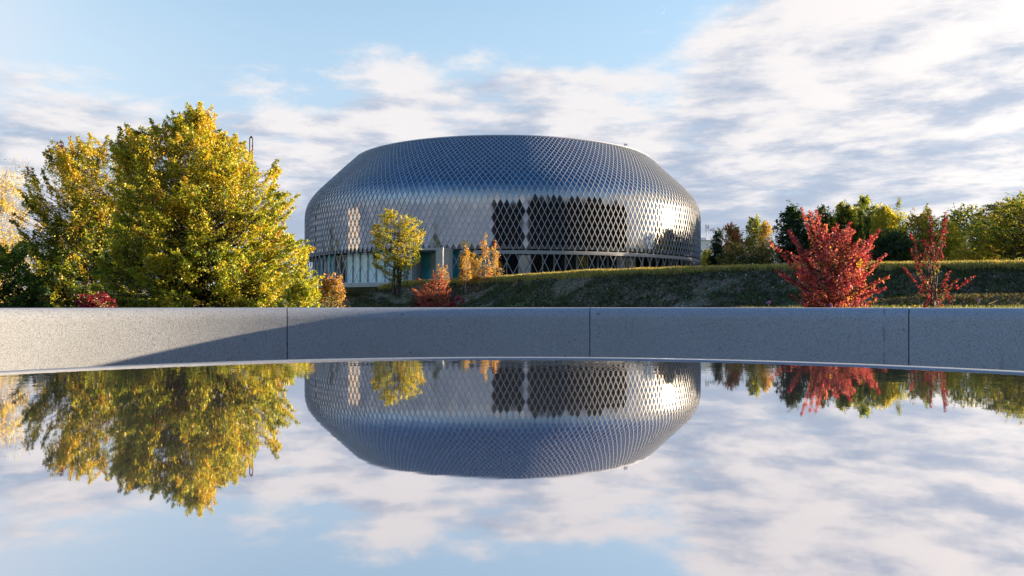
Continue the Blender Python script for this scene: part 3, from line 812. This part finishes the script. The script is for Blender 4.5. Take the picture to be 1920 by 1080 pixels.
# right-hand belt of trees on the plateau
belt = [
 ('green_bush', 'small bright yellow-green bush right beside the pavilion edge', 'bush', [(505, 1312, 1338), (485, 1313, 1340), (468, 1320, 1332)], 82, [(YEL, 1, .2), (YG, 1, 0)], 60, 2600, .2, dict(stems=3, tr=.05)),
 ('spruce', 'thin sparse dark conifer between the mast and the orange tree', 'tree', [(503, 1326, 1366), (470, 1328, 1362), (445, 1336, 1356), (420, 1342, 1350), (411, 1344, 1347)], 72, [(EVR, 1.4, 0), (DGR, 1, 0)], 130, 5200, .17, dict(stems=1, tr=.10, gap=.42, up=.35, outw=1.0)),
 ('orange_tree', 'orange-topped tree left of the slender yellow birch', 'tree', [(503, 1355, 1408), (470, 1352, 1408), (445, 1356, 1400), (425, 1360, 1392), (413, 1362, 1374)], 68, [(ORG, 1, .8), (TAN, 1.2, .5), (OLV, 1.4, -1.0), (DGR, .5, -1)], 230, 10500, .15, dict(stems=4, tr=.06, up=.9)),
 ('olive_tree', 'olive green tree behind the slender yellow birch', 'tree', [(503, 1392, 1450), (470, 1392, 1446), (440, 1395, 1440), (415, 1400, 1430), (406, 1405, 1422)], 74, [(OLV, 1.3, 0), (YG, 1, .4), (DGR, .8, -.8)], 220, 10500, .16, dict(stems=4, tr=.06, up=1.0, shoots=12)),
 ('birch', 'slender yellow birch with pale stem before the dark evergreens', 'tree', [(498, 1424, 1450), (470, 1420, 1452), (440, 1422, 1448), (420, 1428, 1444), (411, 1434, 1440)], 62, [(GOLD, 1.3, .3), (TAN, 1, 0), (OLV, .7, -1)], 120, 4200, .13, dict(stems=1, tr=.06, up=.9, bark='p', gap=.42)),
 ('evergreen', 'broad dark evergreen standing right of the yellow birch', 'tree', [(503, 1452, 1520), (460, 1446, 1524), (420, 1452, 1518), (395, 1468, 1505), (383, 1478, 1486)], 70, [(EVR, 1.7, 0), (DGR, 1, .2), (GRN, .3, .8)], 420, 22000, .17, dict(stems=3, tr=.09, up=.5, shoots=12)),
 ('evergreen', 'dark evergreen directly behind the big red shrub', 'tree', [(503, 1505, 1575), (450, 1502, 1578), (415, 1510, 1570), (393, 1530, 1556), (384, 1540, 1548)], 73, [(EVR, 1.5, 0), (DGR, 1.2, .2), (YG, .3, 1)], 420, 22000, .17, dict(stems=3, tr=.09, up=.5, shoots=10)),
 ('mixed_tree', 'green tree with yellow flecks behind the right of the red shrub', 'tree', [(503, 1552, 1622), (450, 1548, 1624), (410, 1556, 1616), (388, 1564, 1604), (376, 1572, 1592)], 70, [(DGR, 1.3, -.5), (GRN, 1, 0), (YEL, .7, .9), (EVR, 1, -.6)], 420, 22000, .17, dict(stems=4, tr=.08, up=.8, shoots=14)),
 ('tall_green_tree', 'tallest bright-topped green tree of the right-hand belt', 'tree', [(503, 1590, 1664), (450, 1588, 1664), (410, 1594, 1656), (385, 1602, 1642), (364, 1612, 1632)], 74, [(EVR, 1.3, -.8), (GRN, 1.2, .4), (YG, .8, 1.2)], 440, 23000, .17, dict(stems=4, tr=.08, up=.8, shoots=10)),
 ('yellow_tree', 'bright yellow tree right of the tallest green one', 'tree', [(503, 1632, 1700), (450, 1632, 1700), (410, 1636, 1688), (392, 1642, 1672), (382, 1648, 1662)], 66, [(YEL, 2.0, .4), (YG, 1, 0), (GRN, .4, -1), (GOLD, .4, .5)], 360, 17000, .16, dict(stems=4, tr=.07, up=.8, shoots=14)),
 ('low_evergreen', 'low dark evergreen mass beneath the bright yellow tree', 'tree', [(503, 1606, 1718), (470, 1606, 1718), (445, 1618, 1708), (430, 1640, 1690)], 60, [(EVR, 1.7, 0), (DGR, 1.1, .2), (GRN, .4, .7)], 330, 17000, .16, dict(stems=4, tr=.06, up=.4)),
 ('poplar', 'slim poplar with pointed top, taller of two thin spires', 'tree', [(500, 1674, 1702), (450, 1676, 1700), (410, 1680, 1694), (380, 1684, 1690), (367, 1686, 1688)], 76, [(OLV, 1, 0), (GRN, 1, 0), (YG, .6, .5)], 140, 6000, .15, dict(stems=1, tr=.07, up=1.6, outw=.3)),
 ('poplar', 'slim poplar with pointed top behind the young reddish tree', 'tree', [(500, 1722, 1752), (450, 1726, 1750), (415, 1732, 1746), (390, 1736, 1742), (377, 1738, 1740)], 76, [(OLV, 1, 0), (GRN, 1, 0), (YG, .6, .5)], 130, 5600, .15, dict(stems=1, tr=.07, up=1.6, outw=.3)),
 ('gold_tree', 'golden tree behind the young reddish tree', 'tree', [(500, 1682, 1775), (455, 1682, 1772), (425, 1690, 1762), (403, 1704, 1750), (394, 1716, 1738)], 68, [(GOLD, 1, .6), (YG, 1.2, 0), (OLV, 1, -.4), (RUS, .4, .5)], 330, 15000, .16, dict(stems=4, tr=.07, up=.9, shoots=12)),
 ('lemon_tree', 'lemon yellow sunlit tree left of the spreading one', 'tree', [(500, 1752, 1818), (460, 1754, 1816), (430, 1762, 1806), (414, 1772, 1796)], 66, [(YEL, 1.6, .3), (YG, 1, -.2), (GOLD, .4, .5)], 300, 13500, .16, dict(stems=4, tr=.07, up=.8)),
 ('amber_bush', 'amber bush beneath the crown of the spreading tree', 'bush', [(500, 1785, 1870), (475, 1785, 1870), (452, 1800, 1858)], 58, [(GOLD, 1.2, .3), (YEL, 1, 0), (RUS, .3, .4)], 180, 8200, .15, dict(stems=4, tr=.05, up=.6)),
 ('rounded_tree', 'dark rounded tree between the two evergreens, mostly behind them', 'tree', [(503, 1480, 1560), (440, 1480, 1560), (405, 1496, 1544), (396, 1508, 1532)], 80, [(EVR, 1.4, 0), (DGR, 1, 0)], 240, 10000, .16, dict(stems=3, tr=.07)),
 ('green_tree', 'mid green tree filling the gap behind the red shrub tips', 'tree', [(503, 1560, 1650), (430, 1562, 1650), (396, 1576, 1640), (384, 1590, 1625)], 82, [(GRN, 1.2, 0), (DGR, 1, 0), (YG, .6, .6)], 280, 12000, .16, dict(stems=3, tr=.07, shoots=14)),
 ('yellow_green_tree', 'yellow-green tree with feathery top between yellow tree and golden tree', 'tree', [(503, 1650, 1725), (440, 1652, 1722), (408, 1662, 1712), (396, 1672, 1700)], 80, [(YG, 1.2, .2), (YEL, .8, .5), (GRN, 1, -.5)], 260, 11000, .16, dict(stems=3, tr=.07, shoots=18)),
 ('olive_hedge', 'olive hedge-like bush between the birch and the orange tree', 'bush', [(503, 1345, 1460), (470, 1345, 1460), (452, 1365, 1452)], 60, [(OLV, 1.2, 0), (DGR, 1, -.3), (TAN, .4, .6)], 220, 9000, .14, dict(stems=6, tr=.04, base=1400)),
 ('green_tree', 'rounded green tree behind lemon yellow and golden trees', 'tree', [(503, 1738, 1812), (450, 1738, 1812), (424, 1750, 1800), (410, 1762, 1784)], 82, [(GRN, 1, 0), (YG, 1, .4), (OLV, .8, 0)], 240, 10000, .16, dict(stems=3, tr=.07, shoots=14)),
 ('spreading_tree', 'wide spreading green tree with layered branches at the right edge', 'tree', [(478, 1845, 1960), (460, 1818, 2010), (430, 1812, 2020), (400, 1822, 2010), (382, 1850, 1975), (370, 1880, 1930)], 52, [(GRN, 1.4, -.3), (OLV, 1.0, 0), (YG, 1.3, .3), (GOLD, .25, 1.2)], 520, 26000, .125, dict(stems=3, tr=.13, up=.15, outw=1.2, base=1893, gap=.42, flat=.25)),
]
for i, (nm, lb, ct, pf, Y_, pal, ncl, nl, lf, kw) in enumerate(belt):
    if kw.get('bark') == 'p': kw['bark'] = M_BARKL
    kw.setdefault('L', 0.9 if nm == 'spreading_tree' else 1.2); kw.setdefault('gap', 0.36)
    tree(nm, lb, ct, pf, float(Y_)*(1.0 if nm == 'spreading_tree' else 1.36), pal, ncl, nl, lf*(1.0 if nm == 'spreading_tree' else 1.3), 40+i, group='trees of the right-hand belt', **kw)

tree('red_maple_shrub', 'big crimson and orange shrub with upswept branches before the green slope', 'shrub',
     [(600, 1500, 1635), (575, 1490, 1642), (540, 1486, 1636), (500, 1480, 1640), (465, 1486, 1636), (440, 1498, 1618), (420, 1515, 1595)],
     19.0, [((0.50, 0.13, 0.18), 1.7, 0.3), ((0.36, 0.035, 0.09), 1.6, -0.1), (CRIM, 1.2, -0.7), ((0.52, 0.20, 0.12), 0.8, 0.5), (GOLD, 0.10, -1.2), (OLV, 0.16, -1.5)], 260, 20000, 0.055, 71, L=0.55, up=0.8, outw=1.3, gap=0.45, stems=9, tr=0.032, base=1562, spread=0.21, flat=0.6, lump=0.4,
     arms=[(1502, 388), (1508, 396), (1524, 392), (1549, 418), (1468, 434), (1474, 437), (1446, 452), (1447, 506), (1462, 512), (1596, 416), (1582, 428), (1644, 428), (1634, 440), (1618, 446), (1655, 476), (1653, 518), (1644, 540), (1480, 470)], armw=0.55)
tree('young_red_tree', 'thin open young tree with a few rusty red leaves and bare grey stems', 'tree',
     [(600, 1722, 1780), (560, 1718, 1782), (530, 1716, 1784), (500, 1718, 1778), (465, 1724, 1770), (430, 1735, 1765), (415, 1742, 1762)],
     17.0, [((0.26, 0.08, 0.05), 1.2, 0.2), (CRIM, 1.6, 0.4), ((0.36, 0.035, 0.09), 0.7, 0), (OLV, 0.5, 0), (GOLD, 0.25, -1.2)], 60, 2300, 0.052, 72, L=0.36, up=0.75, outw=1.0, gap=0.42, stems=6, tr=0.024, base=1750, spread=0.17, flat=0.3,
     arms=[(1780, 396), (1774, 408), (1746, 404), (1708, 438), (1700, 498), (1816, 517), (1806, 522), (1784, 508), (1712, 466)], armw=0.35)

# woods outside the picture, mirrored low in the facade: far, and read as one mass
def wood(name, spots, label, seed):
    rs = np.random.RandomState(seed); PP = []; CC = []; paths = []
    for x_, y_, z0, h_, w_ in spots:
        n = 190
        u = rnd_unit(rs, n)*(rs.uniform(0.3, 1, n)**0.4)[:, None]
        c = u*np.array([w_/2, w_/2, h_*0.42]) + np.array([x_, y_, z0 + h_*0.58])
        c[:, :2] += (c[:, :2]-np.array([x_, y_]))*(-0.35*(c[:, 2:3]-z0-h_*0.5)/h_)
        k = 26
        p = np.repeat(c, k, axis=0) + rs.normal(size=(n*k, 3))*0.65
        PP.append(p); b = np.array([(0.05, 0.09, 0.02), (0.09, 0.13, 0.025), (0.16, 0.17, 0.03)])[rs.randint(3, size=n)]
        CC.append(np.repeat(b, k, axis=0)*rs.uniform(0.7, 1.3, n*k)[:, None])
        paths.append((np.array([[x_, y_, z0-0.2], [x_, y_, z0+h_*0.3], [x_, y_, z0+h_*0.8]]), [0.3, 0.25, 0.08]))
    V, Fc, cc = leaves(np.concatenate(PP), rs, 0.55, 0.6, 0.5, np.concatenate(CC))
    V2, F2 = tubes(paths, 6)
    me = mesh_np(name, np.concatenate([V, V2]), np.concatenate([Fc, F2+len(V)]), M_LEAF, False, np.concatenate([cc, np.tile((0.06, 0.05, 0.04), (len(V2), 1))]))
    tag(obj(name, me), label, 'wood', None, 'stuff')
sp_ = []
for i in range(17):
    a_ = rad(52 + 3.6*i); r_ = 190 + 6*math.sin(i*2.1)
    sp_.append((17 + r_*math.sin(a_), 83 - r_*math.cos(a_), 3.0, (23.0 if i < 8 else 18.5) + 2.0*math.sin(i*1.7), 18.5))
for i in range(10):
    sp_.append((79 + 3*math.sin(i*1.9), 87 + 5.2*i, 3.1, 13.0 + 1.2*math.sin(i*2.3), 9.5))
wood('eastern_wood', sp_, 'row of green trees beyond the right edge, mirrored dark in the right of the facade', 3)
wood('western_wood', [(-56, 8, .8, 16, 9), (-49, 1, .8, 13, 8), (-80, 30, .8, 11, 9), (-92, 50, .8, 11, 9), (-84, 98, .8, 13, 5), (-84, 106, .8, 15, 5), (-82, 118, .8, 12, 5)], 'dark trees left of and behind the viewer, mirrored low in the left of the facade', 4)

# ------------------------------------------------------------------ grass, stones, flowers
rs = np.random.RandomState(8)
def blades(name, X, Y, hmin, hmax, cols, width, label, cat='grass', lean=0.35, dz=0.0):
    n = len(X); Z = ground_z(X, Y) + dz
    h = rs.uniform(hmin, hmax, n); a = rs.uniform(0, 2*PI, n)
    b = np.stack([np.cos(a), np.sin(a), 0*a], 1)*width*0.5
    P0 = np.stack([X, Y, Z-0.03], 1); ln = rs.normal(size=(n, 3))*lean*h[:, None]; ln[:, 2] = 0
    top = P0 + ln + np.stack([0*h, 0*h, h], 1); midp = P0 + ln*0.35 + np.stack([0*h, 0*h, h*0.55], 1)
    V = np.stack([P0-b, P0+b, midp+b*0.7, top, midp-b*0.7], 1).reshape(-1, 3)
    F_ = np.arange(n*5).reshape(-1, 5)
    c = np.array(cols)[rs.randint(len(cols), size=n)]*rs.uniform(0.7, 1.3, n)[:, None]
    o = obj(name, mesh_np(name, V, F_, M_GRASS, False, np.repeat(c, 5, axis=0)))
    return tag(o, label, cat, None, 'stuff')
n = 90000
X = rs.uniform(-10.5, 40, n); yc = np.interp(X, cX, cY)
Y = yc - 0.7 + rs.exponential(1.5, n)
k = (Y < yc + 12) & ~((np.hypot(X-BX, Y-BY) < 27.3) & (X < 2))
X, Y = X[k], Y[k]
blades('crest_grass', X, Y, 0.08, 0.36, [(0.62, 0.48, 0.18), (0.55, 0.47, 0.13), (0.32, 0.36, 0.08), (0.58, 0.42, 0.18), (0.20, 0.26, 0.05)], 0.045, 'dry golden and green grass along the top of the slope')
n = 110000
X = rs.uniform(-12, 36, n); yc = np.interp(X, cX, cY); Y = yc - rs.uniform(-1.5, 8.5, n)
dn = fbm(X*0.5, Y*0.8, 3) + 0.06*sstep(14, 22, X)
k = dn > 0.40; X, Y = X[k], Y[k]
blades('slope_grass', X, Y, 0.05, 0.22, [(0.07, 0.10, 0.03), (0.05, 0.08, 0.03), (0.11, 0.12, 0.04), (0.14, 0.12, 0.06), (0.07, 0.065, 0.04)], 0.05, 'short dull green tufts scattered over the shaded slope', lean=0.8)
n = 14000
X = rs.uniform(9, 34, n); Y = 31.5 - 0.02*X + rs.normal(size=n)*1.5
blades('ridge_grass', X, Y, 0.08, 0.26, [(0.22, 0.18, 0.13), (0.16, 0.14, 0.10), (0.10, 0.12, 0.04)], 0.04, 'grey matted dry grass on the low ridge before the slope', lean=1.2)
n = 9000
X = rs.uniform(9, 22, n); Y = rs.uniform(21, 26, n)
blades('meadow_grass', X, Y, 0.10, 0.30, [(0.12, 0.2, 0.04), (0.2, 0.24, 0.06), (0.3, 0.28, 0.1)], 0.03, 'thin green grass showing just over the wall at the right')
# stones strewn over the slope
oc = np.array([(1,0,0),(-1,0,0),(0,1,0),(0,-1,0),(0,0,1),(0,0,-1)], float)
of = np.array([(0,2,4),(2,1,4),(1,3,4),(3,0,4),(2,0,5),(1,2,5),(3,1,5),(0,3,5)])
n = 9000
X = rs.uniform(-12, 36, n); yc = np.interp(X, cX, cY); Y = yc - rs.uniform(0.0, 7.5, n)
k = fbm(X*0.35+4, Y*0.6, 3) > 0.40; X, Y = X[k], Y[k]; n = len(X)
sz = 0.015 + rs.exponential(0.015, n); V = oc[None]*sz[:, None, None]*rs.uniform(0.5, 1.4, (n, 6, 1)); V += rs.normal(size=V.shape)*sz[:, None, None]*0.3
V += np.stack([X, Y, ground_z(X, Y) + 0.02], 1)[:, None, :]
Fc = (of[None] + 6*np.arange(n)[:, None, None]).reshape(-1, 3)
tag(obj('slope_stones', mesh_np('slope_stones', V.reshape(-1, 3), Fc, M_ROCK)), 'small pale stones strewn over the dark soil slope', 'stones', None, 'stuff')
# purple flowers
M_PUR = simple('purple_petals', (0.30, 0.10, 0.42), 0.7, 0, 0.2, 20.0)
for i, (px, py, Y_, s, lb) in enumerate([(1440, 569, 13.0, 0.05, 'purple flower head peeping over the wall left of the big red shrub'), (1556, 573, 13.0, 0.045, 'pale purple flowers at the foot of the big red shrub'), (1832, 563, 15.0, 0.035, 'lone purple flower on the low ridge right of the young tree')]):
    p = W(px, py, Y_); zg = float(ground_z(p[0], Y_))
    fl = thing('flower', (p[0], Y_, zg), lb, 'flower')
    mb = MB(); mb.bar((0, 0, -0.02), (0.01, 0, p[2]-zg), 0.006, 5); mb.build('stem', M_BARK, fl)
    mb = MB()
    for j in range(16):
        a = j*2.4; t_ = (j % 4)/4.0
        d_ = np.array([math.cos(a), math.sin(a)*0.9, 0.2+t_*1.3])*s*0.6
        c = np.array((0.01, 0, p[2]-zg)); mb.bar(c, c + d_, 0.012, 4, 0.006)
    mb.build('petals', M_PUR, fl)

# ------------------------------------------------------------------ far things
mt = thing('rusty_mast', (*W(471, 572, 95.0)[:2], LOW), 'slender rusty double-post steel mast with pointed cap behind the left trees', 'mast')
s = 95.0/F; top = CZ + (HY-255)*s
mb = MB()
zb = CZ + (HY-298)*s
mb.build  # body of the mast below the open part
mb.box((0.02, 0, (zb-LOW)/2), (6.2*s, 5*s, zb-LOW)); mb.build('mast_body', M_RUST, mt)
for dx_ in (-2.7, 2.9):
    mb = MB(); mb.box((dx_*s, 0, ((zb+top-4*s)/2-LOW)), (1.5*s, 1.8*s, top-4*s-zb)); mb.build('post', M_RUST, mt)
mb = MB(); zc = top-4*s-LOW
mb.add([(-3.3*s, -.9*s, zc), (3.5*s, -.9*s, zc), (3.5*s, .9*s, zc), (-3.3*s, .9*s, zc), (-1*s, -.5*s, zc+4*s), (1.2*s, -.5*s, zc+4*s), (1.2*s, .5*s, zc+4*s), (-1*s, .5*s, zc+4*s)], [(0,3,2,1),(4,5,6,7),(0,1,5,4),(1,2,6,5),(2,3,7,6),(3,0,4,7)])
mb.build('cap', M_RUST, mt)
mb = MB(); mb.box((2.0*s, 0, CZ+(HY-274)*s-LOW), (1.6*s, 1.2*s, 4*s)); mb.build('bracket', M_RUST, mt)

fb = thing('white_building', (*W(1322, 572, 230.0)[:2], 3.0), 'distant white flat-roofed building between pavilion and conifer', 'building')
s = 230.0/F
mb = MB(); zt = (HY-452)*s + CZ - 3; mb.box((3*s, 6, zt/2), (50*s, 12, zt)); mb.build('walls', M_WHITE, fb)
mb = MB(); mb.box((3*s, 6, zt+0.15), (52*s, 12.4, 0.3)); mb.build('roof', M_CONC, fb)
mb = MB(); mb.box((0, 4, zt+0.3+3*s), (12*s, 3, 6*s)); mb.build('plant_room', M_WHITE, fb)
for k_ in range(6):
    mb = MB(); mb.box((-14*s + 7*k_*s, -0.03, zt*0.82), (4*s, 0.1, 3.5*s)); mb.build('window', M_DARK, fb)
zr = zt + 0.3 + 6*s + 3.0
am = thing('antenna_mast', (*W(1326, 572, 233.0)[:2], zr), 'tiny mobile phone antenna mast on the distant white building roof', 'antenna')
mb = MB(); mb.bar((0,0,0), (0,0,26*s), 0.12, 6); mb.build('pole', M_STEEL, am)
for sx in (-1, 0, 1):
    mb = MB(); mb.box((sx*3.2*s, 0.3*sx, 20*s), (1.0*s, 0.3, 9*s)); mb.build('antenna_panel', M_STEEL, am)
    if sx: 
        mb = MB(); mb.bar((0, 0, 20*s), (sx*3.2*s, 0.3*sx, 20*s), 0.06); mb.build('bracket', M_STEEL, am)

# crescent moon: the lit lune of a far sphere
def moon():
    D_ = 9000.0; c = W(1238.5, 18.5, D_); R_ = 8.3/F*D_
    vs = []; fs = []; n, m_ = 24, 4
    for i in range(n+1):
        ph = -PI/2*0.9 + PI*0.9*i/n
        for j in range(m_+1):
            th = -0.62 + 0.62*j/m_          # angle from the limb
            lx = math.cos(ph)*math.cos(th); ly = math.cos(ph)*math.sin(th); lz = math.sin(ph)
            x = lx*math.cos(0.25)+lz*math.sin(0.25)*0.6; z = -lx*math.sin(0.12)+lz
            vs.append((x*R_, ly*R_, z*R_))
    for i in range(n):
        for j in range(m_): fs.append((i*(m_+1)+j, i*(m_+1)+j+1, (i+1)*(m_+1)+j+1, (i+1)*(m_+1)+j))
    m2 = bpy.data.materials.new('moonlight'); m2.use_nodes = True; t = N(m2.node_tree)
    for n_ in list(t.n): t.n.remove(n_)
    o = t.node('ShaderNodeOutputMaterial'); e = t.node('ShaderNodeEmission'); e.inputs[0].default_value = (0.60, 0.80, 1.0, 1); e.inputs[1].default_value = 0.27
    t.l.new(e.outputs[0], o.inputs[0])
    tag(obj('moon', mesh_np('moon', vs, fs, m2, True), None, tuple(c)), 'faint thin crescent moon high in the clear blue sky', 'moon')
moon()

# ------------------------------------------------------------------ buildings behind the camera, mirrored in the facade
M_BRN = simple('brown_cladding', (0.09, 0.055, 0.045), 0.95, 0, 0.35, 0.15, spec=0.1)
M_NAVY = simple('dark_glass_cladding', (0.02, 0.026, 0.045), 0.6, 0, 0.4, 0.2, spec=0.2)
M_BEIGE = simple('beige_render', (0.50, 0.42, 0.36), 0.8, 0, 0.1, 0.3)
M_GREYB = simple('pale_grey_render', (0.34, 0.35, 0.38), 0.8, 0, 0.12, 0.1)
def block(name, label, A, B, depth, h, m_body, m_win, nw, nf, z0=0.0):
    A = np.array(A, float); B = np.array(B, float); L_ = np.linalg.norm(B-A); a = math.atan2(B[1]-A[1], B[0]-A[0])
    t_ = thing(name, (A[0], A[1], z0), label, 'building'); t_.rotation_euler = (0, 0, a)
    mb = MB(); mb.box((L_/2, -depth/2, h/2), (L_, depth, h)); mb.build('walls', m_body, t_)
    mb = MB(); mb.box((L_/2, -depth/2, h+0.2), (L_+0.6, depth+0.6, 0.4)); mb.build('roof', M_CONC, t_)
    mb = MB(); mb.box((0, 0.02, 0), (L_/nw*0.62, 0.12, h/nf*0.62)); me = mb.mesh('window', m_win)
    for i in range(nw):
        for j in range(nf):
            o = obj('window', me, t_); o.location = ((i+0.5)*L_/nw, 0, (j+0.55)*h/nf)
    return t_
block('office_block', 'dark narrow office block behind the viewer, mirrored near the facade centre', (-12, -36), (24, -34), 16, 27, M_NAVY, M_BRN, 12, 7)
block('brown_office_block', 'long dark brown office block behind the viewer, mirrored right of the facade centre', (27.5, -33.5), (158, 28), 16, 36, M_BRN, M_NAVY, 24, 8)
block('beige_tower', 'sunlit beige tower left of the viewer, mirrored as a pale strip on the facade', (-86, 85), (-86, 73), 10, 22, M_BEIGE, M_GREYB, 5, 6)

for o_ in [x for x in bpy.data.objects if x.name.startswith('brown_office_block')]:
    for i, (x_, w_, h_) in enumerate([(8, 9, 3.0), (30, 14, 4.5), (58, 8, 2.5), (84, 18, 5.0), (118, 10, 3.5)]):
        mb = MB(); mb.box((x_, -6, 36.4 + h_/2), (w_, 8, h_)); mb.build('plant_room', M_BRN, o_)
